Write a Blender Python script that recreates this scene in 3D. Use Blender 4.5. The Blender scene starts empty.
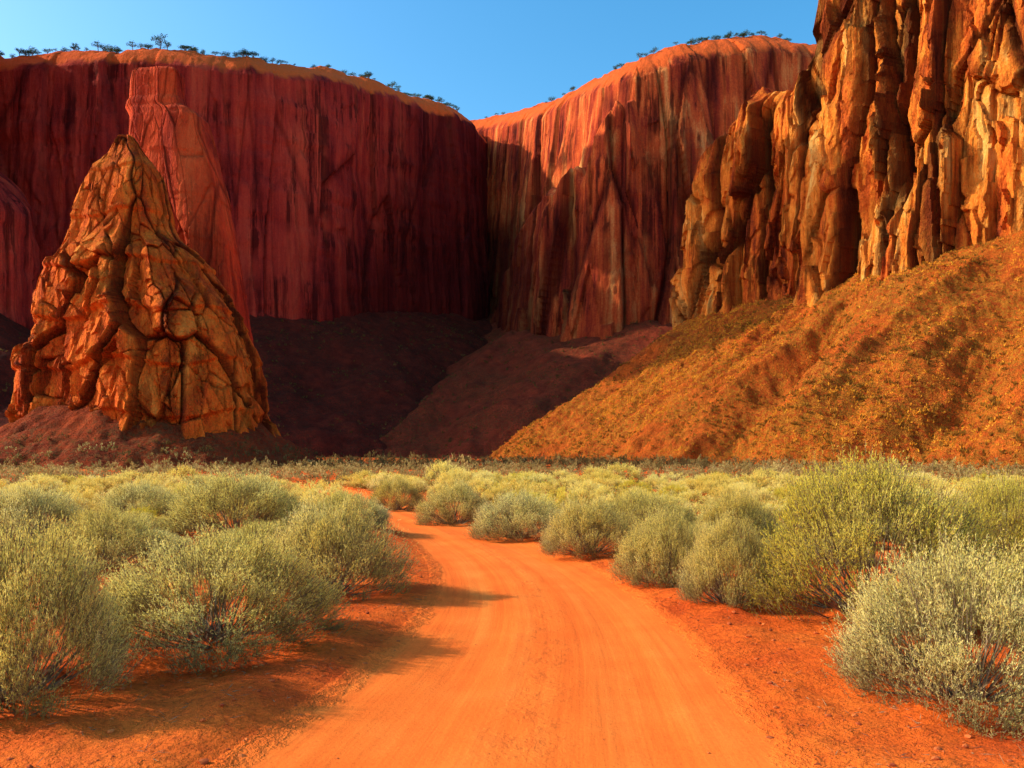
import bpy, math, numpy as np
from mathutils import Vector
F=796.0; HY=450.0; CH=2.4
def W(px,D): return (px-512)/F*D
def ZZ(py,D): return CH+(HY-py)/F*D
def GD(py): return CH*F/(py-HY)
rng=np.random.default_rng(7)
scene=bpy.context.scene
COL=scene.collection
# ---------------------------------------------------------------- noise
def _h(ix,iy,iz,seed):
    n=(ix.astype(np.int64)*374761393+iy.astype(np.int64)*668265263+iz.astype(np.int64)*2147483647+seed*974634777)&0xFFFFFFFF
    n=((n^(n>>13))*1274126177)&0xFFFFFFFF
    n=((n^(n>>15))*2246822519)&0xFFFFFFFF
    n=n^(n>>16)
    return (n&0xFFFFFF)/float(0xFFFFFF)
def vn(x,y,z=0.0,seed=0):
    x,y,z=np.broadcast_arrays(np.asarray(x,float),np.asarray(y,float),np.asarray(z,float))
    ix=np.floor(x);iy=np.floor(y);iz=np.floor(z)
    fx=x-ix;fy=y-iy;fz=z-iz
    fx=fx*fx*fx*(fx*(fx*6-15)+10);fy=fy*fy*fy*(fy*(fy*6-15)+10);fz=fz*fz*fz*(fz*(fz*6-15)+10)
    r=0
    for a in (0,1):
        for b in (0,1):
            for c in (0,1):
                w=(fx if a else 1-fx)*(fy if b else 1-fy)*(fz if c else 1-fz)
                r=r+w*_h(ix+a,iy+b,iz+c,seed)
    return r*2-1
def fbm(x,y,z=0.0,o=4,seed=0,g=0.5):
    r=0;a=1.0;f=1.0;t=0
    for i in range(o):
        r=r+a*vn(np.asarray(x)*f+i*17.3,np.asarray(y)*f+i*5.1,np.asarray(z)*f,seed+i);t+=a;a*=g;f*=2.03
    return r/t
def ridged(x,y,z=0.0,o=3,seed=0):
    r=0;a=1.0;f=1.0;t=0
    for i in range(o):
        r=r+a*(1-2*np.abs(vn(np.asarray(x)*f,np.asarray(y)*f,np.asarray(z)*f,seed+i)));t+=a;a*=.5;f*=2.1
    return r/t
def slab(x,y,z,seed=0,tilt=1.0):
    x,y,z=np.broadcast_arrays(np.asarray(x,float),np.asarray(y,float),np.asarray(z,float))
    ix=np.floor(x);iy=np.floor(y);iz=np.floor(z)
    F1=np.full(x.shape,9.0);F2=np.full(x.shape,9.0);cid=np.zeros(x.shape);pl=np.zeros(x.shape)
    for a in (-1,0,1):
        for b in (-1,0,1):
            for c in (-1,0,1):
                jx=ix+a;jy=iy+b;jz=iz+c
                h0=_h(jx,jy,jz,seed);h1=_h(jx,jy,jz,seed+1);h2=_h(jx,jy,jz,seed+2);rr=_h(jx,jy,jz,seed+3)
                dx=x-jx-h0;dy=y-jy-h1;dz=z-jz-h2
                d=np.sqrt(dx*dx+dy*dy+dz*dz)
                th=rr*40.0
                q=dx*np.cos(th)+dy*np.sin(th)+dz*(np.sin(th*3.1))*.7
                m=d<F1
                F2=np.where(m,F1,np.minimum(F2,d));cid=np.where(m,rr,cid);pl=np.where(m,q,pl);F1=np.where(m,d,F1)
    return F2-F1,cid,pl*tilt
def sst(a,b,x):
    t=np.clip((x-a)/(b-a),0,1);return t*t*(3-2*t)
# ---------------------------------------------------------------- mesh helpers
def mk_mesh(name,verts,faces_flat,k,smooth=True,mats=(),attr=None,uv=None):
    me=bpy.data.meshes.new(name)
    verts=np.asarray(verts,dtype=np.float32);nv=len(verts)
    faces_flat=np.asarray(faces_flat,dtype=np.int32).ravel();nf=len(faces_flat)//k
    me.vertices.add(nv);me.vertices.foreach_set("co",verts.ravel())
    me.loops.add(nf*k);me.loops.foreach_set("vertex_index",faces_flat)
    me.polygons.add(nf)
    me.polygons.foreach_set("loop_start",np.arange(nf,dtype=np.int32)*k)
    me.polygons.foreach_set("use_smooth",np.full(nf,smooth,dtype=bool))
    if attr is not None:
        for an,av in attr.items():
            at=me.attributes.new(an,'FLOAT','POINT');at.data.foreach_set("value",np.asarray(av,dtype=np.float32).ravel())
    if uv is not None:
        l=me.uv_layers.new(name="UVMap");l.data.foreach_set("uv",np.asarray(uv,dtype=np.float32)[faces_flat].ravel())
    for m in mats: me.materials.append(m)
    me.update(calc_edges=True);me.validate()
    return me
def grid_faces(nr,nc,wrap=False):
    r=np.arange(nr-1)[:,None];c=np.arange(nc if wrap else nc-1)[None,:]
    c2=(c+1)%nc
    a=r*nc+c;b=r*nc+c2;d=(r+1)*nc+c;e=(r+1)*nc+c2
    return np.stack([a,b,e,d],-1).reshape(-1,4)
def add(name,me,kind=None,label=None,cat=None,group=None,loc=(0,0,0),parent=None):
    o=bpy.data.objects.new(name,me);COL.objects.link(o);o.location=loc
    if kind:o["kind"]=kind
    if label:o["label"]=label
    if cat:o["category"]=cat
    if group:o["group"]=group
    if parent:o.parent=parent
    return o
# ---------------------------------------------------------------- materials
class NT:
    def __init__(s,name):
        s.m=bpy.data.materials.new(name);s.m.use_nodes=True;s.t=s.m.node_tree;s.t.nodes.clear()
        s.out=s.t.nodes.new('ShaderNodeOutputMaterial')
    def n(s,ty,**k):
        x=s.t.nodes.new(ty)
        for a,b in k.items(): setattr(x,a,b)
        return x
    def l(s,a,b): s.t.links.new(a,b)
    def pos(s): return s.n('ShaderNodeNewGeometry').outputs['Position']
    def noise(s,vec,scale,detail=6,rough=.55,vs=None,dist=0):
        if vs is not None:
            mp=s.n('ShaderNodeMapping');mp.inputs['Scale'].default_value=vs;s.l(vec,mp.inputs['Vector']);vec=mp.outputs[0]
        x=s.n('ShaderNodeTexNoise');x.inputs['Scale'].default_value=scale;x.inputs['Detail'].default_value=detail
        x.inputs['Roughness'].default_value=rough;x.inputs['Distortion'].default_value=dist;s.l(vec,x.inputs['Vector']);return x.outputs['Fac']
    def ramp(s,fac,stops,interp='LINEAR'):
        x=s.n('ShaderNodeValToRGB');x.color_ramp.interpolation=interp
        el=x.color_ramp.elements
        while len(el)<len(stops): el.new(0.5)
        for e,(p,c) in zip(el,stops):
            e.position=p;e.color=(c,c,c,1) if not hasattr(c,'__len__') else (*c,1)
        s.l(fac,x.inputs[0]);return x.outputs[0]
    def mix(s,fac,a,b,mode='MIX'):
        x=s.n('ShaderNodeMix',data_type='RGBA',blend_type=mode)
        for v,i in ((fac,0),(a,6),(b,7)):
            if isinstance(v,bpy.types.NodeSocket): s.l(v,x.inputs[i])
            elif i==0: x.inputs[0].default_value=v
            else: x.inputs[i].default_value=(*v,1)
        return x.outputs[2]
    def math(s,op,a,b=0.0,c=0.0):
        x=s.n('ShaderNodeMath',operation=op)
        for i,v in enumerate((a,b,c)):
            if isinstance(v,bpy.types.NodeSocket): s.l(v,x.inputs[i])
            else: x.inputs[i].default_value=v
        return x.outputs[0]
    def bump(s,h,strength,dist,prev=None):
        x=s.n('ShaderNodeBump');x.inputs['Strength'].default_value=strength;x.inputs['Distance'].default_value=dist
        s.l(h,x.inputs['Height'])
        if prev is not None: s.l(prev,x.inputs['Normal'])
        return x.outputs[0]
    def attr(s,nm):
        x=s.n('ShaderNodeAttribute');x.attribute_name=nm;return x.outputs['Fac']
    def fin(s,col,nrm=None,rough=.95):
        b=s.n('ShaderNodeBsdfPrincipled')
        if isinstance(col,bpy.types.NodeSocket): s.l(col,b.inputs['Base Color'])
        else: b.inputs['Base Color'].default_value=(*col,1)
        b.inputs['Roughness'].default_value=rough;b.inputs['Specular IOR Level'].default_value=.1
        if nrm is not None:s.l(nrm,b.inputs['Normal'])
        s.l(b.outputs[0],s.out.inputs[0]);return s.m
def rock_mat(name,dark,mid,lite,pale,stain=.6,sscale=.35,zs=.04,bump=1.0,fine=1.0,strata=0.0,cap=(.98,.15,.024),ds=.25,zb=.25,cvs=.8):
    t=NT(name);p=t.pos()
    a=t.noise(p,sscale,6,.64,(1,1,zs),.2)
    b=t.noise(p,.06,3,.6,(1,1,.5))
    c=t.noise(p,1.3*fine,5,.7)
    f=t.math('ADD',t.math('MULTIPLY',a,.55),t.math('ADD',t.math('MULTIPLY',b,.30),t.math('MULTIPLY',c,.15)))
    col=t.ramp(f,[(.37,dark),(.45,mid),(.53,lite),(.63,pale)])
    st=t.noise(p,sscale*1.7,5,.68,(1,1,zs*.5),.1)
    sm=t.ramp(st,[(.42,1.0),(.51,0.0)])
    sm2=t.math('MULTIPLY',sm,t.ramp(t.noise(p,.045,3,.6),[(.42,.1),(.58,1)]))
    col=t.mix(t.math('MULTIPLY',sm2,stain),col,tuple(x*ds for x in dark))
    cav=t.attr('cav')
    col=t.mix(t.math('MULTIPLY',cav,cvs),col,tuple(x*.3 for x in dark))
    cp_=t.attr('cap')
    col=t.mix(cp_,col,t.mix(c,tuple(x*.6 for x in cap),cap))  # brighter rim colour painted in for sunlight on the cap
    n1=t.bump(t.noise(p,.6,6,.68,(1,1,zb)),.9*bump,1.6)
    n2=t.bump(t.noise(p,2.6*fine,4,.7,(1,1,.5)),.8*bump,.5,n1)
    if strata:
        n2=t.bump(t.noise(p,.9,4,.6,(.15,.15,1)),strata,.7,n2)
    return t.fin(col,n2)
m_back=rock_mat('red_rock',(.15,.012,.010),(.36,.026,.017),(.54,.048,.024),(.68,.09,.036),stain=.8,sscale=.17,zs=.028,bump=.6,zb=.2)
m_mid=rock_mat('red_rock_mid',(.13,.015,.010),(.42,.044,.016),(.74,.12,.026),(.98,.38,.10),stain=.8,sscale=.2,zs=.035,bump=.8,zb=.15)
m_near=rock_mat('orange_rock',(.20,.030,.010),(.68,.12,.015),(.97,.29,.032),(1.0,.54,.13),stain=.65,sscale=.30,zs=.06,bump=1.1,strata=.15,ds=.2,cvs=.9)
m_spire=rock_mat('spire_rock',(.22,.027,.007),(.66,.095,.011),(.95,.19,.017),(1.0,.34,.045),stain=.6,sscale=.4,zs=.06,bump=1.1,strata=.3,ds=.35,cvs=.85)
m_tower=rock_mat('tower_rock',(.22,.018,.008),(.46,.040,.012),(.68,.074,.017),(.80,.13,.030),stain=.5,sscale=.3,zs=.04,bump=.7,strata=.2,ds=.4,cvs=.6)
def talus_mat(name,soil,soil2,veg,veg2,vegamt):
    t=NT(name);p=t.pos()
    a=t.ramp(t.noise(p,.25,6,.65),[(.35,soil2),(.62,soil)])
    v=t.ramp(t.noise(p,.9,4,.7),[(.3,veg2),(.65,veg)])
    mk=t.ramp(t.noise(p,1.6,5,.75),[(.5-vegamt*.15,0.0),(.60-vegamt*.15,1.0)])
    mk=t.math('MULTIPLY',mk,t.ramp(t.noise(p,.07,3,.6),[(.36,.15),(.55,1.0)]))
    col=t.mix(mk,a,v)
    n=t.bump(t.noise(p,.6,5,.72),1.0,2.2);n=t.bump(t.noise(p,3,4,.7),1.0,.9,n)
    return t.fin(col,n)
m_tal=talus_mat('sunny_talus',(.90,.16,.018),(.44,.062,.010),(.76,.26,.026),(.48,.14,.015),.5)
m_tald=talus_mat('shaded_scree',(.28,.036,.015),(.13,.018,.009),(.12,.035,.014),(.07,.02,.01),.2)  # darker copy of the scree colours, painting in shade of the left hollow
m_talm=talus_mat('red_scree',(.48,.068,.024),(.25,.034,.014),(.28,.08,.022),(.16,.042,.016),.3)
m_mound=talus_mat('mound_soil',(.56,.08,.017),(.26,.035,.010),(.36,.11,.03),(.22,.06,.02),.3)
def sand(t,p):
    c1=t.ramp(t.noise(p,.55,5,.6),[(.33,(.70,.088,.010)),(.5,(.90,.140,.014)),(.68,(.98,.20,.022))])
    c2=t.noise(p,9,5,.75)
    return t.mix(t.ramp(c2,[(.35,.5),(.51,0.0)]),c1,(.34,.038,.007))
t=NT('red_sand');p=t.pos()
col=sand(t,p)
vo=t.n('ShaderNodeTexVoronoi');vo.inputs['Scale'].default_value=22;t.l(p,vo.inputs['Vector'])
peb=t.ramp(vo.outputs['Distance'],[(.12,1.0),(.26,0.0)])
pm=t.math('MULTIPLY',peb,t.ramp(t.noise(p,1.7,3,.6),[(.5,0.0),(.62,1.0)]))
col=t.mix(t.math('MULTIPLY',pm,.5),col,(.30,.07,.03))
n=t.bump(t.noise(p,2.2,6,.70),1.0,.22);n=t.bump(t.noise(p,12,5,.74),.9,.06,n);n=t.bump(pm,.7,.02,n)
m_ground=t.fin(col,n)
t=NT('packed_dirt');p=t.pos()
uv=t.n('ShaderNodeUVMap').outputs[0]
s1=t.noise(uv,1.0,4,.5,(8,.07,1),0)
s2=t.noise(uv,1.0,4,.6,(36,.16,1),0)
pn=t.noise(p,1.2,5,.6)
c1=t.ramp(t.math('ADD',t.math('MULTIPLY',s1,.62),t.math('MULTIPLY',pn,.38)),[(.37,(.90,.145,.015)),(.5,(.98,.188,.022)),(.63,(.99,.24,.034))])
col=t.mix(t.ramp(s2,[(.36,.32),(.5,0.0)]),c1,(.76,.115,.013))
col=t.mix(t.ramp(t.noise(p,24,5,.8),[(.38,.30),(.50,0.0)]),col,(.55,.08,.011))
sep=t.n('ShaderNodeSeparateXYZ');t.l(uv,sep.inputs[0])
cen=t.math('ABSOLUTE',t.math('SUBTRACT',sep.outputs[0],.5))
strip=t.math('MULTIPLY',t.ramp(cen,[(.02,1.0),(.14,0.0)]),t.ramp(t.noise(p,2.4,5,.7),[(.46,0.0),(.64,.45)]))
col=t.mix(strip,col,(.68,.105,.013))
ef=t.math('ADD',cen,t.math('MULTIPLY',t.math('SUBTRACT',t.noise(p,3.0,5,.75),.5),.14))
em=t.ramp(ef,[(.405,0.0),(.485,1.0)])
col=t.mix(em,col,sand(t,p))
rough=t.math('ADD',em,t.math('MULTIPLY',strip,.4))
n=t.bump(s1,.4,.05);n=t.bump(s2,.45,.02,n);n=t.bump(t.noise(p,30,4,.75),.6,.012,n);n=t.bump(t.math('MULTIPLY',t.noise(p,6,5,.72),rough),.9,.12,n)
m_road=t.fin(col,n)
def leaf_mat(name,a,b,c,trans=.4,base=(.08,.05,.013),bs=.86):
    t=NT(name);p=t.pos()
    oi=t.n('ShaderNodeObjectInfo').outputs['Random']
    f=t.math('ADD',t.math('MULTIPLY',t.noise(p,.45,2),.6),t.math('ADD',t.math('MULTIPLY',t.noise(p,9,1),.3),t.math('MULTIPLY',oi,.14)))
    col=t.ramp(f,[(.38,a),(.52,b),(.66,c)])
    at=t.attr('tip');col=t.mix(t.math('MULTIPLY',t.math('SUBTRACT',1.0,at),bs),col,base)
    d=t.n('ShaderNodeBsdfDiffuse');tr=t.n('ShaderNodeBsdfTranslucent');mx=t.n('ShaderNodeMixShader');mx.inputs[0].default_value=trans
    t.l(col,d.inputs[0]);t.l(col,tr.inputs[0]);t.l(d.outputs[0],mx.inputs[1]);t.l(tr.outputs[0],mx.inputs[2]);t.l(mx.outputs[0],t.out.inputs[0])
    return t.m
m_leaf=leaf_mat('saltbush_leaf',(.88,.69,.14),(.98,.81,.21),(1.0,.89,.34))
m_leafy=leaf_mat('green_bush_leaf',(.70,.57,.055),(.86,.70,.09),(.96,.80,.17))
m_straw=leaf_mat('straw_bush_leaf',(.90,.66,.12),(.99,.79,.19),(1.0,.87,.34))
m_far=leaf_mat('far_scrub_leaf',(.34,.26,.075),(.54,.42,.13),(.74,.60,.23),base=(.03,.020,.008),bs=.92)
m_slope=leaf_mat('slope_scrub_leaf',(.10,.06,.018),(.16,.09,.025),(.22,.13,.04))
m_ochre=leaf_mat('ochre_scrub_leaf',(.22,.10,.018),(.34,.16,.024),(.50,.24,.038))
m_tree=leaf_mat('tree_leaf',(.04,.07,.02),(.06,.10,.03),(.10,.13,.04))
m_dry=leaf_mat('dry_grass_leaf',(.60,.23,.020),(.82,.35,.030),(.96,.50,.06),.2)
t=NT('twig');m_twig=t.fin(t.ramp(t.noise(t.pos(),12,2),[(.35,(.14,.08,.04)),(.65,(.32,.22,.12))]))
t=NT('bark');m_bark=t.fin(t.ramp(t.noise(t.pos(),3,2),[(.35,(.12,.08,.06)),(.65,(.30,.24,.19))]))
t=NT('stone');m_stone=t.fin(t.ramp(t.noise(t.pos(),5,3),[(.35,(.34,.06,.02)),(.65,(.75,.18,.04))]),t.bump(t.noise(t.pos(),40,3),.5,.01))
# ---------------------------------------------------------------- cliffs
def resample(ctrl,nu,smooth=8.0):
    c=np.array(ctrl,float);d=np.r_[0,np.cumsum(np.hypot(*np.diff(c[:,:2],axis=0).T))]
    s=np.linspace(0,d[-1],nu);out=np.stack([np.interp(s,d,c[:,k]) for k in range(c.shape[1])],-1)
    ds=s[1];w=max(1,int(smooth/ds));k=np.exp(-.5*(np.arange(-3*w,3*w+1)/w)**2);k/=k.sum()
    for j in range(out.shape[1]):
        q=np.pad(out[:,j],3*w,mode='reflect',reflect_type='odd');out[:,j]=np.convolve(q,k,'valid')
    return s,out
def make_cliff(name,ctrl,nu,nv,disp,batter,mat,capr=14,caps=34,cap0=80,back=90,smooth=8,topn=3,label=None,topfn=None,reach=8,capcol=1.0,pre0=.8,pre1=.35,painted_shade=None,shade=True,rise=4):
    s,P=resample(ctrl,nu,smooth)
    T=np.gradient(P[:,:2],axis=0);T/=np.linalg.norm(T,axis=1)[:,None];N=np.stack([T[:,1],-T[:,0]],-1)
    zb=P[:,2]-reach;zt=P[:,3]+topn*fbm(s/25,0,0,4,5)
    if topfn is not None: zt=topfn(s,P,zt)
    v=np.linspace(0,1,nv)[:,None]
    Z=zb+(zt-capr-zb)*v; I=batter*(Z-P[:,2]); capw=np.zeros_like(Z)
    nc=46
    ang=np.radians(cap0+(caps-cap0)*np.linspace(0,1,nc)**.55);step=capr/np.sum(np.sin(ang))
    zc=np.cumsum(np.sin(ang))*step;ic=np.cumsum(np.cos(ang))*step
    Zc=Z[-1][None]+zc[:,None];Ic=I[-1][None]+ic[:,None];cw=np.linspace(0,1,nc)[:,None]*np.ones(nu)
    nb=12;bb=np.linspace(0,1,nb+1)[1:,None]
    Zb=Zc[-1][None]+bb*rise*1.5-bb*bb*rise*.5;Ib=Ic[-1][None]+bb*back
    Z=np.r_[Z,Zc,Zb*np.ones((nb,nu))];I=np.r_[I,Ic,Ib];cw=np.r_[capw,cw,np.ones((nb,nu))]
    X=P[:,0][None]-N[:,0]*I;Y=P[:,1][None]-N[:,1]*I
    S=np.broadcast_to(s,Z.shape)
    d,cav=disp(S,Z,X,Y,P)
    pre=sst(pre0,1.0,np.r_[v*np.ones(nu),np.ones((nc+nb,nu))])
    amp=(1-pre1*pre)*(1-.55*sst(0,.6,cw))
    X=X+N[:,0]*d*amp;Y=Y+N[:,1]*d*amp
    Z=Z+cw*(1.2*fbm(X/6,Y/6,0,4,77)+.8*ridged(X/11,Y/11,0,3,79))
    V=np.stack([X,Y,Z],-1).reshape(-1,3)
    cc=sst(.02,.28,cw+.30*fbm(S/4,Z/14,0,4,8))*capcol*(cw>0)
    if painted_shade is not None: cav=cav+painted_shade(X,Y,Z)  # adds shade painted by position to the crevice darkening
    me=mk_mesh(name,V,grid_faces(Z.shape[0],nu),4,shade,[mat],{'cav':np.clip(cav*(1-cw),0,1),'cap':np.clip(cc,0,1)})
    o=add(name,me,kind='structure',label=label)
    return o,(s,P,N,Z,X,Y)
def d_back(S,Z,X,Y,P):
    w=4*fbm(S/30,Z/90,0,3,3)
    big=7*fbm(S/45,Z/250,0,3,11)
    r=ridged((S+w)/24,Z/260,0,3,21)
    e,c,pl=slab((S+w*.5)/15,0*S+.3,Z/110,25)
    e2,c2,p2=slab((S+w*.7)/6,0*S+.3,Z/50,28)
    sm=.45*fbm(S/1.8,Z/7,0,4,41)
    led=.9*fbm(S/30,Z/6,0,4,51)
    cav=sst(-.2,-.8,r)*.5+.5*(1-sst(0,.06,e))+.2*(1-sst(0,.06,e2))
    return big+1.2*r+.5*sst(0,.12,e)+2.0*(c-.5)+2.4*pl+.6*(c2-.5)+.7*p2+sm+led,cav
def d_mid(S,Z,X,Y,P):
    w=4*fbm(S/30,Z/90,0,3,103)
    big=4*fbm(S/38,Z/250,0,3,111)
    e,c,pl=slab((S+w)/18,0*S,Z/140,120)
    e2,c2,p2=slab((S+w*.4)/7.0,0*S+.4,Z/55,126)
    m=.3*ridged((S+w*.4)/2.4,Z/40,0,3,131)
    return big+1.2*sst(0,.10,e)+4.2*(c-.5)+4.4*pl+1.0*(c2-.5)+1.5*p2+m+.4*fbm(S/1.5,Z/5,0,4,141)+.6*fbm(S/25,Z/5,0,4,151),(1-sst(0,.10,e))*.8+.25*(1-sst(0,.08,e2))
def d_near(S,Z,X,Y,P):
    w=2.2*fbm(S/22,Z/60,0,3,203)
    big=4.0*fbm(S/26,Z/160,0,3,211)
    zz=Z+6*fbm(S/8,Z/50,0,2,5)
    e,c,pl=slab((S+w)/11.5,0*S+3,zz/80,226)
    e2,c2,p2=slab((S+w*.6)/5.2,0*S,(zz+3*vn(S/5,Z/9,0,12))/30,230)
    e3,c3,p3=slab((S+w*.3+.7*vn(S/3,Z/4,0,7))/2.2,0*S+.2,(Z+2.5*vn(S/2.5,Z/6,0,9))/8,240)
    d=big+1.8*sst(0,.07,e)+5.5*(c-.5)+4.2*pl+.7*sst(0,.07,e2)+2.8*(c2-.5)+3.0*p2+.8*(c3-.5)+1.2*p3+1.0*fbm(S/5,Z/9,0,5,251,.6)
    return d,(1-sst(0,.11,e))*.9+.5*(1-sst(0,.08,e2))+.15*(1-sst(0,.10,e3))
def cp(px,D,yb,yt): return (W(px,D),D,ZZ(yb,D),ZZ(yt,D))
left_ctrl=[(-260,242,45,225),(-205,236,45,230),(-164,236,45,230),(-162,248,45,228),(-182,266,46,222),cp(-85,284,320,-60),cp(-58,287,320,10),cp(-35,289,320,38),cp(60,292,320,37),cp(160,296,320,34),cp(250,302,320,41),cp(330,325,319,56),cp(400,352,319,75),cp(445,375,318,90),cp(478,398,318,106),(-8,430,65,176),(-2,480,70,190)]  # unseen leading end of the wall is heightened and placed to shade the valley
def painted_shade_left(X,Y,Z): return .95*sst(-66,-30,X+.22*(150-Z))*(Y>300)+.3*sst(110,60,Z)  # paints shade of the cleft and lower wall into the rock colour
o_left,LD=make_cliff('cliff',left_ctrl,1000,230,d_back,.04,m_back,capr=10,caps=33,cap0=74,smooth=5,label='long dark red sandstone wall with streaked vertical face',reach=45,painted_shade=painted_shade_left,rise=18,topn=2.5)  # rise lifts the unseen plateau so it blocks sun over the rim
mid_ctrl=[(-60,440,72,190),(-22,432,70,190),cp(490,415,318,104),cp(530,372,320,88),cp(565,335,320,68),cp(592,308,320,52),cp(625,294,318,38),cp(680,294,316,26),cp(740,300,314,17),cp(800,308,314,12),(150,318,52,172),(210,320,52,172)]
def painted_shade_mid(X,Y,Z): return 1.0*sst(17,-3,X)*sst(132,108,Z)+.4*sst(110,70,Z)  # shade painted on the cleft side and foot of the far cliff
o_mid,MD=make_cliff('cliff',mid_ctrl,800,230,d_mid,.08,m_mid,capr=12,caps=31,cap0=74,smooth=6,label='red sandstone cliff with pale streaks and rounded rim',pre0=.6,pre1=.65,painted_shade=painted_shade_mid,topn=2,reach=16)
b2=[cp(492,405,320,330),cp(500,385,320,290),cp(506,360,320,245),cp(514,340,320,210),cp(530,322,320,188),cp(550,310,320,176),cp(570,303,320,168),cp(588,299,320,140),cp(612,295,320,100),cp(640,295,320,80),cp(668,300,320,90)]
make_cliff('cliff',b2,340,190,d_mid,.09,m_mid,capr=3.5,caps=35,back=25,smooth=3,label='red buttress leaning against the far cliff',reach=18,capcol=0,pre0=.9,pre1=.2,topfn=lambda s,P,zt:zt+5*vn(s/7,0,0,17),painted_shade=painted_shade_mid)
near_ctrl=[(125,270,34,75),(86,232,34,80),cp(698,208,320,175),cp(706,204,320,146),cp(720,198,320,108),cp(746,190,317,86),cp(778,182,311,78),cp(794,178,305,62),cp(804,176,304,-60),cp(818,171,300,-110),cp(860,160,292,-160),cp(912,149,276,-190),cp(960,141,262,-200),cp(1030,131,248,-230),(102,110,35,120),(120,87,35,118)]
def topn(s,P,zt): return zt+6*np.abs(vn(s/6,0,0,9))
o_near,ND=make_cliff('cliff',near_ctrl,950,440,d_near,.09,m_near,capr=5,caps=30,smooth=1.6,label='towering orange sandstone cliff of split vertical pillars',topfn=topn,capcol=.0,shade=False)
but_ctrl=[(-215,240,45,80),(-190,238,45,88),(-174,242,45,96),cp(16,254,320,172),cp(34,262,320,188),cp(38,277,320,178),cp(38,292,320,170)]
make_cliff('cliff',but_ctrl,260,150,d_back,.06,m_back,capr=12,caps=30,back=20,smooth=4,label='lower red rock buttress against the canyon wall',reach=45,capcol=.0)
# ---------------------------------------------------------------- talus
def pdist(X,Y,ctrl,n=90):
    s,P=resample(ctrl,n,5)
    best=np.full(X.shape,1e9);zb=np.zeros(X.shape);sa=np.zeros(X.shape)
    for i in range(n-1):
        ax,ay=P[i,0],P[i,1];vx,vy=P[i+1,0]-ax,P[i+1,1]-ay
        t_=np.clip(((X-ax)*vx+(Y-ay)*vy)/(vx*vx+vy*vy),0,1)
        d=np.hypot(X-ax-vx*t_,Y-ay-vy*t_);m=d<best
        best=np.where(m,d,best);zb=np.where(m,P[i,2]+(P[i+1,2]-P[i,2])*t_,zb);sa=np.where(m,s[i]+(s[i+1]-s[i])*t_,sa)
    return best,zb,sa
def smax(a,b,k):
    h=np.clip(.5+.5*(a-b)/k,0,1);return b*(1-h)+a*h+k*h*(1-h)
def h_left(X,Y):
    d1,z1,s1=pdist(X,Y,left_ctrl)
    a=z1+3-.66*d1+(5*fbm(X/22,Y/22,0,3,61))*sst(0,30,d1)
    return a+1.6*fbm(X/9,Y/9,0,5,63,.6)+.5*fbm(X/2.5,Y/2.5,0,3,64)
def h_midt(X,Y):
    d2,z2,s2=pdist(X,Y,mid_ctrl)
    b=z2+3-5*sst(5,30,X)-.60*d2+(6*fbm(X/22,Y/22,0,3,62))*sst(0,30,d2)
    ax,ay,bx,by=0.0,322.0,-46.0,240.0
    tt=np.clip(((X-ax)*(bx-ax)+(Y-ay)*(by-ay))/((bx-ax)**2+(by-ay)**2),0,1)
    dd=np.hypot(X-ax-(bx-ax)*tt,Y-ay-(by-ay)*tt)
    sp=50*(1-tt)**1.05-.50*dd+1.5
    h=smax(b,sp,4)
    return h+1.6*fbm(X/9,Y/9,0,5,66,.6)+.6*fbm(X/2.5,Y/2.5,0,3,67)
def h_near(X,Y):
    d,z,s=pdist(X,Y,near_ctrl)
    sp=(X-52)*.41-(Y-204)*.91+4*vn(X/14,Y/14,0,70)
    k=sst(2,22,d)
    gul=2.5*ridged(sp/46+.22,d/400,0,1,71)*k+2.2*ridged(sp/14,d/70,0,2,78)*sst(2,15,d)+1.3*ridged(sp/5,d/30,0,2,79)*sst(2,12,d)-1.0*k
    gul=gul-8.0*np.exp(-((sp-52-.25*d)/5.5)**2)*k-5*np.exp(-((sp-90-.1*d)/4.5)**2)*k+3.5*np.exp(-((sp-66-.25*d)/7)**2)*k
    h=z+3-.70*d+gul
    return h+1.2*fbm(X/7,Y/7,0,5,73,.6)+1.0*fbm(X/2.2,Y/2.2,0,4,74,.7)
SX,SY=W(143,108),108.0
def h_mound(X,Y):
    r=np.hypot((X-SX)/1.0,(Y-SY)/.78)
    return 5.8-.62*(r-15.7)+1.1*fbm(X/5,Y/5,0,5,81,.6)+.45*fbm(X/1.4,Y/1.4,0,3,82)
def hf(name,fn,x0,x1,y0,y1,res,mat,label):
    xs=np.arange(x0,x1,res);ys=np.arange(y0,y1,res);X,Y=np.meshgrid(xs,ys)
    Z=fn(X,Y);Z=np.maximum(Z,-1.5)
    me=mk_mesh(name,np.stack([X,Y,Z],-1).reshape(-1,3),grid_faces(*Z.shape),4,True,[mat])
    return add(name,me,kind='structure',label=label)
hf('hill',h_left,-290,30,130,450,1.3,m_tald,'shaded scree slope below the canyon wall')
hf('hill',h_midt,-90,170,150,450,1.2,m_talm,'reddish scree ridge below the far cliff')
hf('hill',h_near,-35,150,35,250,.5,m_tal,'sunlit scree slope with dry yellow grass')
hf('hill',lambda X,Y:np.minimum(h_mound(X,Y),8),-94,-12,74,142,.4,m_mound,'low reddish earth mound under the rock spire')
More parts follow.
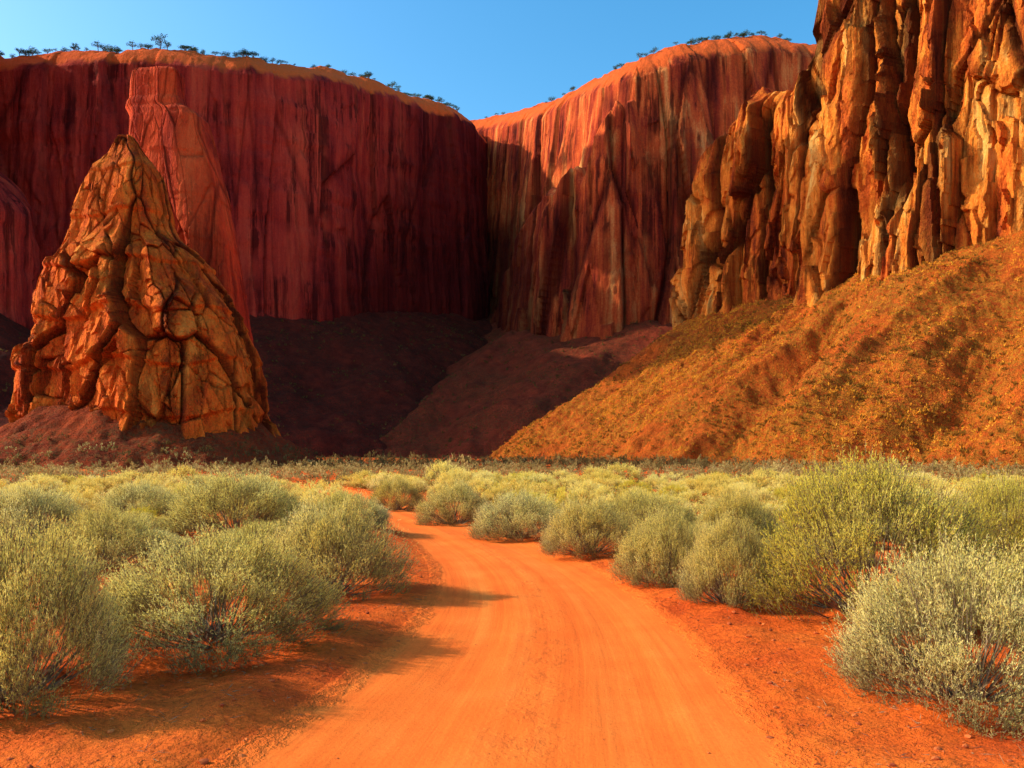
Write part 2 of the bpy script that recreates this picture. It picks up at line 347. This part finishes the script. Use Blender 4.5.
# ---------------------------------------------------------------- road + ground
RL=[(1.5,-2.75,2.5),(3.0,-2.6,2.4)]
for y,l,r in [(768,215,800),(715,312,752),(660,392,708),(610,434,658),(580,443,614),(560,436,574),(545,418,532),(530,398,492),(515,372,446),(503,343,398),(495,322,368)]:
    D=GD(y);RL.append((D,W(l,D),W(r,D)))
RL.append((50,-14.0,-11.0));RL.append((60,-24,-20));RL.append((75,-45,-40))
RL=np.array(RL)
yy=np.linspace(-8,75,1400)
def smooth1(a,w):
    k=np.exp(-.5*(np.arange(-3*w,3*w+1)/w)**2);k/=k.sum();return np.convolve(np.pad(a,3*w,mode='edge'),k,'valid')
cen_=smooth1(np.interp(yy,RL[:,0],(RL[:,1]+RL[:,2])/2),24);wid_=smooth1(np.interp(yy,RL[:,0],RL[:,2]-RL[:,1]),40)
rl_=cen_-wid_/2;rr_=cen_+wid_/2
def road_lr(Y): return np.interp(Y,yy,rl_),np.interp(Y,yy,rr_)
def road_out(X,Y):
    l,r=road_lr(Y);d=np.maximum(l-X,X-r)
    return np.where(Y>75,50,d)
def g(X,Y):
    d=road_out(X,Y)
    k=sst(-.3,1.3,d)
    h=k*(.10+.16*fbm(X/3.5,Y/3.5,0,3,91)+.10*fbm(X/.8,Y/.8,0,4,92,.6)+.06*np.abs(fbm(X/.35,Y/.35,0,3,93)))
    h=h+.07*np.exp(-((d-.55)/.35)**2)*(.6+.6*vn(X/1.3,Y/1.3,0,94))
    return h+.4*fbm(X/30,Y/30,0,2,95)*sst(20,60,np.hypot(X,Y))
def gg(X,Y): return g(X,Y)-.10*sst(-.10,-.7,road_out(X,Y))
tx=np.linspace(-5.5,5.5,860);gx=12*np.sinh(tx)*.95
ty=np.linspace(-1.25,5.3,720);gy=8+11*np.sinh(ty)
X,Y=np.meshgrid(gx,gy)
Z=gg(X,Y)
me=mk_mesh('ground',np.stack([X,Y,Z],-1).reshape(-1,3),grid_faces(*Z.shape),4,True,[m_ground])
add('ground',me,kind='structure',label='red sandy desert ground')
nr,ncx=1000,80
ry=np.linspace(-7.5,74,nr)
l,r=road_lr(ry)
u=np.linspace(0,1,ncx)
X=(l-.28)[:,None]*(1-u)+(r+.28)[:,None]*u;Y=np.repeat(ry[:,None],ncx,1)
um=u[None]
ed=np.minimum(um,1-um)
rut=-.022*(np.exp(-((um-.28)/.09)**2)+np.exp(-((um-.72)/.09)**2))
Z=g(X,Y)+.012+rut*sst(0,.1,ed)+.010*fbm(X/.5,Y/1.2,0,4,303)*sst(.03,.1,ed)-.05*(1-sst(0,.035,ed))
arc=np.r_[0,np.cumsum(np.hypot(np.diff((l+r)/2),np.diff(ry)))]
UV=np.stack([np.broadcast_to(um,X.shape),np.repeat(arc[:,None],ncx,1)],-1).reshape(-1,2)
me=mk_mesh('dirt_road',np.stack([X,Y,Z],-1).reshape(-1,3),grid_faces(nr,ncx),4,True,[m_road],uv=UV)
add('dirt_road',me,kind='structure',label='winding orange dirt road with wheel tracks')
# ---------------------------------------------------------------- rock spire
def spire(name,prof,D,mat,depth,plan,seed,label,cat,amp=1.0,zbot=0,cell=5.5,scd=10,sc0=.22,psm=3,csm=14,zst=2.6,flat=False,ledge=1.0,shade=True):
    pr=np.array(prof,float)
    zs=np.array([ZZ(y,D) for y in pr[:,0]]);xl=np.array([W(a,D) for a in pr[:,1]]);xr=np.array([W(a,D) for a in pr[:,2]])
    o=np.argsort(zs);zs,xl,xr=zs[o],xl[o],xr[o]
    nz,nt=440,680
    z=np.linspace(zbot,zs[-1],nz);L=np.interp(z,zs,xl);R=np.interp(z,zs,xr)
    L=smooth1(L,psm);R=smooth1(R,psm)
    cx=(L+R)/2;hw=(R-L)/2
    pl_=np.array(plan,float);pl_=np.r_[pl_,pl_[:1]]
    dd=np.r_[0,np.cumsum(np.hypot(*np.diff(pl_,axis=0).T))]
    tt=np.linspace(0,dd[-1],nt,endpoint=False)
    ux=np.interp(tt,dd,pl_[:,0]);uy=np.interp(tt,dd,pl_[:,1])
    def cs(a,w=csm):
        k=np.exp(-.5*(np.arange(-3*w,3*w+1)/w)**2);k/=k.sum();return np.convolve(np.r_[a[-3*w:],a,a[:3*w]],k,'valid')
    ux,uy=cs(ux),cs(uy);mx=max(-ux.min(),ux.max());ux=ux/mx
    tx_,ty_=np.gradient(ux),np.gradient(uy);nl=np.hypot(tx_,ty_);nx,ny=ty_/nl,-tx_/nl
    X=cx[:,None]+hw[:,None]*ux;Y=D+hw[:,None]*depth*uy;Z=np.repeat(z[:,None],nt,1)
    sc=np.clip(hw/scd,sc0,1)[:,None]
    wz=1.4*fbm(X/7,Y/7,Z/12,3,seed)
    f=(.45*hw+.55*np.mean(hw))[:,None]
    A=(cx[:,None]*.15+f*ux);B=f*depth*uy
    e,c,p=slab((A+wz)/cell,B/cell,(Z+2*wz)/(cell*zst),seed+10)
    e2,c2,p2=slab((A+wz*.6)/(cell*.45),B/(cell*.45),(Z+wz)/(cell*zst*.42),seed+20)
    e3,c3,p3=slab(X/1.2,Y/1.2,Z/2.6,seed+30)
    lz=(Z+1.8*fbm(X/8,Y/8,0,2,seed+70))/6.5
    lf=lz-np.floor(lz);led=(sst(0,.10,lf)-lf)*ledge
    d=(.9*(sst(0,.06,e)-.9)+2.7*(c-.5)+2.2*p+.5*(sst(0,.05,e2)-.9)+1.1*(c2-.5)+1.4*p2+.3*(c3-.5)+.55*p3+.35*fbm(X/2.0,Y/2.0,Z/4,5,seed+40,.6)+1.0*led)*sc*amp
    d=d*(1-.45*np.abs(nx)**2) # keep the flanks close to the measured outline
    X=X+nx*d;Y=Y+ny*d
    cav=(1-sst(0,.08,e))*.9+.5*(1-sst(0,.07,e2))+.12*(1-sst(0,.1,e3))
    nd=14;k=np.linspace(0,1,nd+1)[1:,None]
    mxx,myy=X[-1].mean(),Y[-1].mean()
    Xd=mxx+(X[-1]-mxx)*np.cos(k*np.pi/2);Yd=myy+(Y[-1]-myy)*np.cos(k*np.pi/2);Zd=Z[-1]*np.ones_like(Xd)+(.2 if flat else .9)*np.sin(k*np.pi/2)*min(1.0,hw[-1]/2)
    X=np.r_[X,Xd];Y=np.r_[Y,Yd];Z=np.r_[Z,Zd];cav=np.r_[cav,np.zeros((nd,nt))]
    me=mk_mesh(name,np.stack([X,Y,Z],-1).reshape(-1,3),grid_faces(X.shape[0],nt,True),4,shade,[mat],{'cav':np.clip(cav,0,1),'cap':np.zeros(X.size)})
    return add(name,me,label=label,cat=cat)
plan_f=[(0,.95),(-.7,.8),(-1,.25),(-.85,-.35),(.0,-.85),(.55,-1.0),(.90,-.6),(1,.1),(.7,.7)]
body=[(139,119,133),(143,115,137),(148,112,140),(155,108,145),(162,102,151),(170,94,157),(180,86,162),(195,80,165),(212,76,168),(226,73,171),(238,70,176),(246,67,182),(254,62,193),(264,57,202),(276,51,210),(292,45,220),(310,38,231),(328,32,241),(348,28,250),(365,25,256),(385,22,261),(410,20,265),(440,16,270)]
spire('rock_spire',body,108,m_spire,.72,plan_f,540,'tapering orange sandstone spire with rounded knob head','rock spire',cell=5.2,sc0=.26,scd=12.5,psm=2,amp=.85,shade=False,zst=3.0)
tower=[(73,134,179),(75,131,183),(80,130,184),(95,129,184),(102,129,185),(104,126,186),(108,125,187),(111,127,189),(115,129,199),(122,129,207),(150,128,214),(180,128,222),(220,126,231),(260,123,239),(300,120,245),(330,116,249),(400,110,262),(440,105,266)]
plan_t=[(.4,.9),(-.7,.8),(-1,.1),(-.75,-.75),(.35,-1.0),(.92,-.85),(1,.3)]
spire('rock_tower',tower,122,m_tower,.6,plan_t,600,'dark red sandstone tower with flat block on top','rock tower',amp=.22,cell=6.5,sc0=.3,scd=9,psm=1,csm=8,zst=4.5,flat=True,ledge=.8,shade=True)
# ---------------------------------------------------------------- shrubs
def nrm(a): return a/(np.linalg.norm(a,axis=1)[:,None]+1e-9)
def quads_from(P,Dr,Ln,Wd,seed):
    r=np.random.default_rng(seed);n=len(P)
    rv=r.normal(size=(n,3));sd=nrm(np.cross(Dr,rv))
    Ln=np.asarray(Ln).reshape(-1,1)*np.ones((n,1));Wd=np.asarray(Wd).reshape(-1,1)*np.ones((n,1))
    a=P;b=P+Dr*Ln*.5+sd*Wd*.5;c=P+Dr*Ln;d=P+Dr*Ln*.5-sd*Wd*.5
    return np.stack([a,b,c,d],1).reshape(-1,3)
def shrub(seed,nclump,nsprig,nleaf,ll,lw,upr=False,spread=.42):
    r=np.random.default_rng(seed)
    ph=r.uniform(0,2*np.pi,nclump);cz=r.uniform(0.0,1,nclump)
    st=np.sqrt(1-cz**2);lob=1+.09*np.sin(ph*3+seed)+.06*np.sin(ph*5+seed*2)+r.normal(0,.05,nclump)
    C=np.stack([np.cos(ph)*st*lob*.90,np.sin(ph)*st*lob*.90,(.05+.80*cz*(1+r.normal(0,.06,nclump)))],-1)
    ci=r.integers(0,nclump,nsprig)
    rad=nrm(C[ci]*np.array([1,1,.8]))
    inn=r.uniform(.5,1.0,nsprig)**.35
    P0=C[ci]*inn[:,None]+r.normal(0,.06,(nsprig,3));P0[:,2]=np.maximum(P0[:,2],.02)
    Dr=nrm(rad*.8+np.array([0,0,.6 if not upr else 1.15])+r.normal(0,.28,(nsprig,3)))
    Ln=r.uniform(.05,.13,nsprig)*np.where(r.uniform(0,1,nsprig)<.08,1.6,1.0)
    tt=r.uniform(.05,1.0,(nsprig,nleaf))
    bend=r.normal(0,.02,(nsprig,1,3))
    LP=P0[:,None]+Dr[:,None]*(Ln[:,None]*tt)[...,None]+bend*(tt**2)[...,None]
    LD=nrm((Dr[:,None]*1.0+r.normal(0,spread,(nsprig,nleaf,3))).reshape(-1,3))
    LP=LP.reshape(-1,3)
    lv=quads_from(LP,LD,r.uniform(.6,1.3,len(LP))*ll,lw,seed+1)
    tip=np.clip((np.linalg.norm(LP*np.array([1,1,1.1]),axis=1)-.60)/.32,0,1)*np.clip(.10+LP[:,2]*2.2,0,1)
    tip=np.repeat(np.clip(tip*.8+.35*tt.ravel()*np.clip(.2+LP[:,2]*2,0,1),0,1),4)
    base=r.normal(0,.07,(nclump,3));base[:,2]=-.05
    n2=min(nclump,90)
    a=base[:n2];b=C[:n2];m=(a+b)/2*np.array([1,1,.75])+r.normal(0,.03,(n2,3))
    A=np.r_[a,m];B=np.r_[m,b];w=np.r_[np.full(n2,.020),np.full(n2,.012)]
    def strips(A,dv,w,sd):
        rr=np.random.default_rng(sd);out=[]
        for q in range(2):
            s_=nrm(np.cross(nrm(dv),rr.normal(size=dv.shape)))*w[:,None]*.5
            out.append(np.stack([A-s_,A+s_,A+dv+s_*.6,A+dv-s_*.6],1))
        return np.concatenate(out).reshape(-1,3)
    S1=strips(A,B-A,w,seed+2)
    S2=strips(P0,Dr*Ln[:,None],np.full(nsprig,.003),seed+3)
    return lv,tip,np.r_[S1,S2]
def qf(n): return np.arange(n,dtype=np.int32)
V={}
def variant(key,mat,*a,**k):
    lv,tip,sv=shrub(*a,**k)
    V[key]=(mk_mesh('shrub_foliage',lv,qf(len(lv)),4,False,[mat],{'tip':tip}),mk_mesh('shrub_stem',sv,qf(len(sv)),4,False,[m_twig]))
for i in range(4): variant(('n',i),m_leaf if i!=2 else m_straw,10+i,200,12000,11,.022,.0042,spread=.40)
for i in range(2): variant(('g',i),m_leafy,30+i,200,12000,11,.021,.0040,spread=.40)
def variant1(key,mat,*a):
    lv,tip,sv=shrub(*a);sv=sv[:len(sv)//3//4*4]
    vv=np.r_[lv,sv];tp=np.r_[tip,np.zeros(len(sv))]
    V[key]=mk_mesh('shrub',vv,qf(len(vv)),4,False,[mat],{'tip':tp})
for i in range(4): variant1(('m',i),[m_leaf,m_straw,m_leaf,m_leafy][i],50+i,60,1500,10,.048,.012)
placed=[]
G='desert shrubs beside the dirt road'
def add_shrub(x,y,rx,h,key,rot,label):
    z=float(g(np.array(x),np.array(y)))
    placed.append((x,y,rx))
    if key[0]=='m':
        o=bpy.data.objects.new('shrub',V[key]);COL.objects.link(o)
    else:
        o=bpy.data.objects.new('shrub',None);COL.objects.link(o);o.empty_display_size=.2
        for nm,mm in (('foliage',V[key][0]),('stem',V[key][1])):
            c=bpy.data.objects.new(nm,mm);COL.objects.link(c);c.parent=o
    o.location=(x,y,z-.03);o.rotation_euler=(0,0,rot);o.scale=(rx,rx,h)
    o["label"]=label;o["category"]='shrub';o["group"]=G
main=[(0,734,-95,128,534,'n',0),(0,672,92,338,539,'n',1),(0,606,255,408,502,'n',2),(0,586,40,170,516,'n',3),(0,548,165,310,478,'n',0),(0,556,-40,90,490,'n',2),
(0,540,305,392,498,'n',1),(0,528,95,190,482,'n',3),(0,728,838,1090,542,'n',1),(0,640,748,990,466,'g',0),(0,590,935,1080,480,'g',1),(0,618,682,775,522,'n',3),(0,592,616,715,514,'n',0),
(0,562,538,640,502,'n',2),(0,543,470,575,492,'n',3),(0,526,416,492,481,'n',1),(0,511,368,425,477,'n',2),(0,545,590,700,493,'n',1),(0,556,690,780,495,'n',2)]
k=0
for cx,yb,xl,xr,yt,ty_,vi in main:
    D=GD(yb);rx=(xr-xl)/2/F*D;Dc=D+rx*.75
    rx=(xr-xl)/2/F*Dc*1.0;h=ZZ(yt,Dc)*1.03
    lab={'n':'rounded silvery green saltbush on red sand','g':'large rounded olive green bush on red sand'}[ty_]
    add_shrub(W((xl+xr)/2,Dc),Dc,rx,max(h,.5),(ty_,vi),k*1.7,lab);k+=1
cand=[]
y=16.0
while y<150:
    sp=1.62+.007*y
    xs=np.arange(-.74*y-4,.74*y+4,sp)
    for x in xs:
        cand.append((x+rng.uniform(-.5,.5)*sp*.8,y+rng.uniform(-.5,.5)*sp*.8))
    y+=sp*.92
cand=np.array(cand)
hn=h_near(cand[:,0],cand[:,1]);hm=h_mound(cand[:,0],cand[:,1])
ro=road_out(cand[:,0],cand[:,1])
dens=fbm(cand[:,0]/9,cand[:,1]/9,0,3,401)
keep=(ro>1.25)&(hn<1.2)&(hm<2.2)&(dens>-.52)
cand=cand[keep];hm=np.maximum(hm[keep],0);ro=ro[keep]
order=np.argsort(np.hypot(cand[:,0],cand[:,1]))
ind=0;far=[]
for i in order:
    x,y=cand[i];rx=rng.uniform(.55,1.3)*(1+.25*(y>40));h=rng.uniform(.5,.85)*(.7+.35*rx)
    if y<24: h*=.9
    elif y<90: h*=1.25
    if rng.uniform()<.08: h*=1.3
    if y<45 and any((x-a)**2+(y-b)**2<(.74*(rr+rx))**2 for a,b,rr in placed[:450]): continue
    px=512+F*x/y
    inview=-80<px<1104
    if ro[i] < rx*.9+.25 and y<60: continue
    if ind<278 and inview and hm[i]<=0:
        if y<22: key=('n',int(rng.integers(0,4)))
        else: key=('m',int(rng.choice([0,1,2,0,1,2,3])))
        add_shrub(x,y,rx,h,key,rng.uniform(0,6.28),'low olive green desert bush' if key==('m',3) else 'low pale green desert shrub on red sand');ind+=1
    else: far.append((x,y,rx*rng.uniform(.8,1.15),h*(1+.5*(y>90))*rng.uniform(.75,1.4),max(hm[i],0)))
fv=[];ft=[]
protos=[]
for i in range(6):
    lv,tip,sv=shrub(80+i,14,64,3,.15,.05);protos.append((lv,tip))
for x,y,rx,h,zz in far:
    lv,tip=protos[int(rng.integers(0,6))];a=rng.uniform(0,6.28);c,s_=math.cos(a),math.sin(a)
    q=lv*np.array([rx,rx,h]);q=np.stack([q[:,0]*c-q[:,1]*s_+x,q[:,0]*s_+q[:,1]*c+y,q[:,2]+zz-.05],-1);fv.append(q)
    ft.append(tip*(.22 if rng.uniform()<sst(80,110,y)*.9 else rng.uniform(.5,1.0)))
fv=np.concatenate(fv);ft=np.concatenate(ft)
fm=mk_mesh('scrub',fv,qf(len(fv)),4,False,[m_far],{'tip':ft})
add('scrub',fm,kind='stuff',label='dense field of low pale desert scrub')
print('far shrubs',len(far),'ind',ind)
# ---------------------------------------------------------------- dry grass on slopes
def tufts(name,fn,x0,x1,y0,y1,n,size,mat,label,seed,hmin,hmax,nb=5,patch=.0,wd=.3):
    r=np.random.default_rng(seed);X=r.uniform(x0,x1,n);Y=r.uniform(y0,y1,n);Z=fn(X,Y)
    m=(Z>hmin)&(Z<hmax)&(fbm(X/12,Y/12,0,3,seed)+r.normal(0,.2,n)>patch);X,Y,Z=X[m],Y[m],Z[m];n=len(X)
    sz=r.uniform(.4,1.4,n)*size
    P=np.stack([X,Y,Z-.1],-1);P=np.repeat(P,nb,0)+r.normal(0,.28,(n*nb,3))*np.repeat(sz,nb)[:,None]*np.array([1,1,.2])
    D_=nrm(r.normal(0,.5,(n*nb,3))+np.array([0,0,1.0]));L=np.repeat(sz,nb)*r.uniform(.7,1.3,n*nb)
    q=quads_from(P,D_,L,L*wd,seed+1);tip=np.full(len(q),1.0)
    add(name,mk_mesh(name,q,qf(len(q)),4,False,[mat],{'tip':tip}),kind='stuff',label=label);print(name,n)
tufts('dry_grass',h_near,-25,120,45,215,140000,.34,m_dry,'dry yellow grass tufts on the scree slope',900,2.0,40,nb=6,patch=.04,wd=.24)
tufts('slope_scrub',h_near,-25,120,45,215,24000,.5,m_ochre,'small dark bushes scattered over the scree',905,.5,40,nb=9,patch=-.02)
tufts('hill_scrub',lambda X,Y:np.maximum(h_left(X,Y),h_midt(X,Y)),-150,120,190,400,8000,.8,m_slope,'sparse scrub on the shaded scree',910,0,66,nb=6)
tufts('mound_scrub',h_mound,-94,-12,74,112,1800,.5,m_slope,'sparse scrub on the earth mound',920,.3,4.5,nb=6)
r=np.random.default_rng(33);n=2600
Y_=r.uniform(3.5,26,n);X_=r.uniform(-1,1,n)*(.72*Y_+1);ro_=road_out(X_,Y_)
m=(ro_>.25);X_,Y_=X_[m],Y_[m];n=len(X_);Z_=g(X_,Y_)
nb=3
P=np.repeat(np.stack([X_,Y_,Z_],-1),nb,0)+r.normal(0,.03,(n*nb,3))*np.array([1,1,.1])
q=quads_from(P,nrm(r.normal(0,1,(n*nb,3))*np.array([1,1,.35])+np.array([0,0,.12])),r.uniform(.04,.16,n*nb),.006,5)
add('twig_litter',mk_mesh('twig_litter',q,qf(len(q)),4,False,[m_twig]),kind='stuff',label='dry twigs scattered on red sand')
n=4600;Y_=3.5+22*r.uniform(0,1,n)**1.3;X_=r.uniform(-1,1,n)*(.72*Y_+1);ro_=road_out(X_,Y_)
sz0=.008+.026*r.uniform(0,1,n)**4
m=(ro_>-.1)|((r.uniform(0,1,n)<.05)&(sz0<.012));X_,Y_,sz=X_[m],Y_[m],sz0[m];n=len(X_);Z_=g(X_,Y_)
import bmesh
bm=bmesh.new();bmesh.ops.create_icosphere(bm,subdivisions=1,radius=1);iv=np.array([v.co[:] for v in bm.verts]);bm.verts.index_update();fi=np.array([[v.index for v in f.verts] for f in bm.faces]);bm.free()
vv=[];ff=[]
for i in range(n):
    q=iv*(1+r.normal(0,.16,(len(iv),1)))*np.array([1.2,.9,.65])*sz[i]
    vv.append(q+np.array([X_[i],Y_[i],Z_[i]+sz[i]*.3]));ff.append(fi+i*len(iv))
add('gravel',mk_mesh('gravel',np.concatenate(vv),np.concatenate(ff),3,False,[m_stone]),kind='stuff',label='small red stones scattered on sand')
# ---------------------------------------------------------------- rim trees
def tree_meshes(seed,nl,low=False):
    r=np.random.default_rng(seed)
    hz=.2 if low else .45
    pts=[(np.zeros(3),np.array([.06,.02,hz]),.05,.035)]
    tips=[]
    for i in range(6):
        a=i*1.05+r.uniform(-.3,.3);q=r.uniform(.15,.5);e=np.array([math.cos(a)*q,math.sin(a)*q,r.uniform(hz+.1,.85)]);pts.append((np.array([.06,.02,hz-.02]),e,.028,.012));tips.append(e)
    vs=[];fs=[];o=0
    for a,b,r0,r1 in pts:
        for k in range(6):
            an=k*math.pi/3
            vs.append(a+np.array([math.cos(an)*r0,math.sin(an)*r0,0]));vs.append(b+np.array([math.cos(an)*r1,math.sin(an)*r1,0]))
        for k in range(6):
            k2=(k+1)%6;fs.append((o+2*k,o+2*k2,o+2*k2+1,o+2*k+1))
        o+=12
    tm=mk_mesh('tree_trunk',np.array(vs),np.array(fs),4,True,[m_bark])
    T=np.array(tips)[r.integers(0,6,nl)]+r.normal(0,.12,(nl,3))*np.array([1,1,.6])
    q=quads_from(T,nrm(r.normal(size=(nl,3))),.10,.06,seed+1)
    return tm,mk_mesh('tree_crown',q,qf(len(q)),4,False,[m_tree],{'tip':np.ones(len(q))})
TM=[tree_meshes(700+i,300,i>=3) for i in range(6)]
def rim_tree(data,px,hgt,back,seedi,low):
    s,P,N,Z,X,Y=data
    row=min(230+int(back),Z.shape[0]-1)
    pxs=512+F*X[row]/Y[row];i=int(np.argmin(np.abs(pxs-px)+1000*((Y[row]<275))))
    x,y,z=X[row,i],Y[row,i],Z[row,i]
    o=bpy.data.objects.new('tree',None);COL.objects.link(o);o.location=(x,y,z-.15);o.rotation_euler=(0,0,seedi*2.1)
    w=hgt*((1.2 if low else .85)+.5*((seedi*7)%5)/5);o.scale=(w,w,hgt)
    tm,cm=TM[3+seedi%3] if low else TM[seedi%3]
    for nm,mm in (('trunk',tm),('crown',cm)):
        c=bpy.data.objects.new(nm,mm);COL.objects.link(c);c.parent=o
    o["label"]='small dark green tree on the cliff rim';o["category"]='tree';o["group"]='trees along the cliff rim'
r=np.random.default_rng(55)
pl=[(160,6.0,0),(98,3.6,0),(20,3.0,0),(194,3.2,0),(133,3.2,0),(75,3.0,0)]
for c0,n_,sd in [(15,8,12),(50,9,14),(100,10,16),(150,9,16),(200,10,14),(240,12,10),(270,10,12),(335,9,10),(365,12,12),(400,12,14),(430,14,12),(458,14,10)]:
    for j in range(n_): pl.append((float(np.clip(c0+r.normal(0,sd),0,474)),float(r.uniform(1.0,3.2)),1 if r.uniform()<.75 else 0))
for i,(px,h,lo) in enumerate(pl): rim_tree(LD,px,h,44+r.integers(0,3),i,lo)
pm_=[]
for c0,n_,sd in [(495,6,8),(560,5,14),(640,8,16),(700,12,12),(735,14,14),(765,8,12)]:
    for j in range(n_): pm_.append((float(np.clip(c0+r.normal(0,sd),486,788)),float(r.uniform(.8,2.6)),1 if r.uniform()<.8 else 0))
for i,(px,h,lo) in enumerate(pm_): rim_tree(MD,px,h,44+r.integers(0,2),i,lo)
# ---------------------------------------------------------------- sky, sun, camera
AZ=4.0;EL=30.5
a=math.radians(AZ);e=math.radians(EL)
Ld=Vector((-math.cos(a)*math.cos(e),math.sin(a)*math.cos(e),math.sin(e)))
sl=bpy.data.lights.new('sun','SUN');sl.energy=5.0;sl.angle=math.radians(.5);sl.color=(1,.93,.72)
so=bpy.data.objects.new('sun',sl);COL.objects.link(so);so.rotation_euler=Ld.to_track_quat('Z','Y').to_euler()
w=bpy.data.worlds.new("World");scene.world=w;w.use_nodes=True;nt=w.node_tree
bg=nt.nodes['Background'];sk=nt.nodes.new('ShaderNodeTexSky');sk.sky_type='NISHITA';sk.sun_disc=False
sk.sun_elevation=e;sk.sun_rotation=math.radians(-90+AZ);sk.air_density=1.0;sk.dust_density=1.4;sk.ozone_density=1.6;sk.altitude=50
hs=nt.nodes.new('ShaderNodeHueSaturation');hs.inputs['Hue'].default_value=.488;hs.inputs['Saturation'].default_value=1.4;hs.inputs['Value'].default_value=2.05
nt.links.new(sk.outputs[0],hs.inputs['Color']);nt.links.new(hs.outputs[0],bg.inputs[0]);bg.inputs[1].default_value=.14
cam=bpy.data.cameras.new('camera');co=bpy.data.objects.new('camera',cam);COL.objects.link(co)
cam.sensor_width=36;cam.lens=F/1024*36;cam.shift_y=(HY-384)/1024;cam.clip_end=5000;cam.clip_start=.1
co.location=(0,0,CH);co.rotation_euler=(math.radians(90),0,0);scene.camera=co
scene.view_settings.view_transform='Standard';scene.view_settings.look='None';scene.view_settings.exposure=0
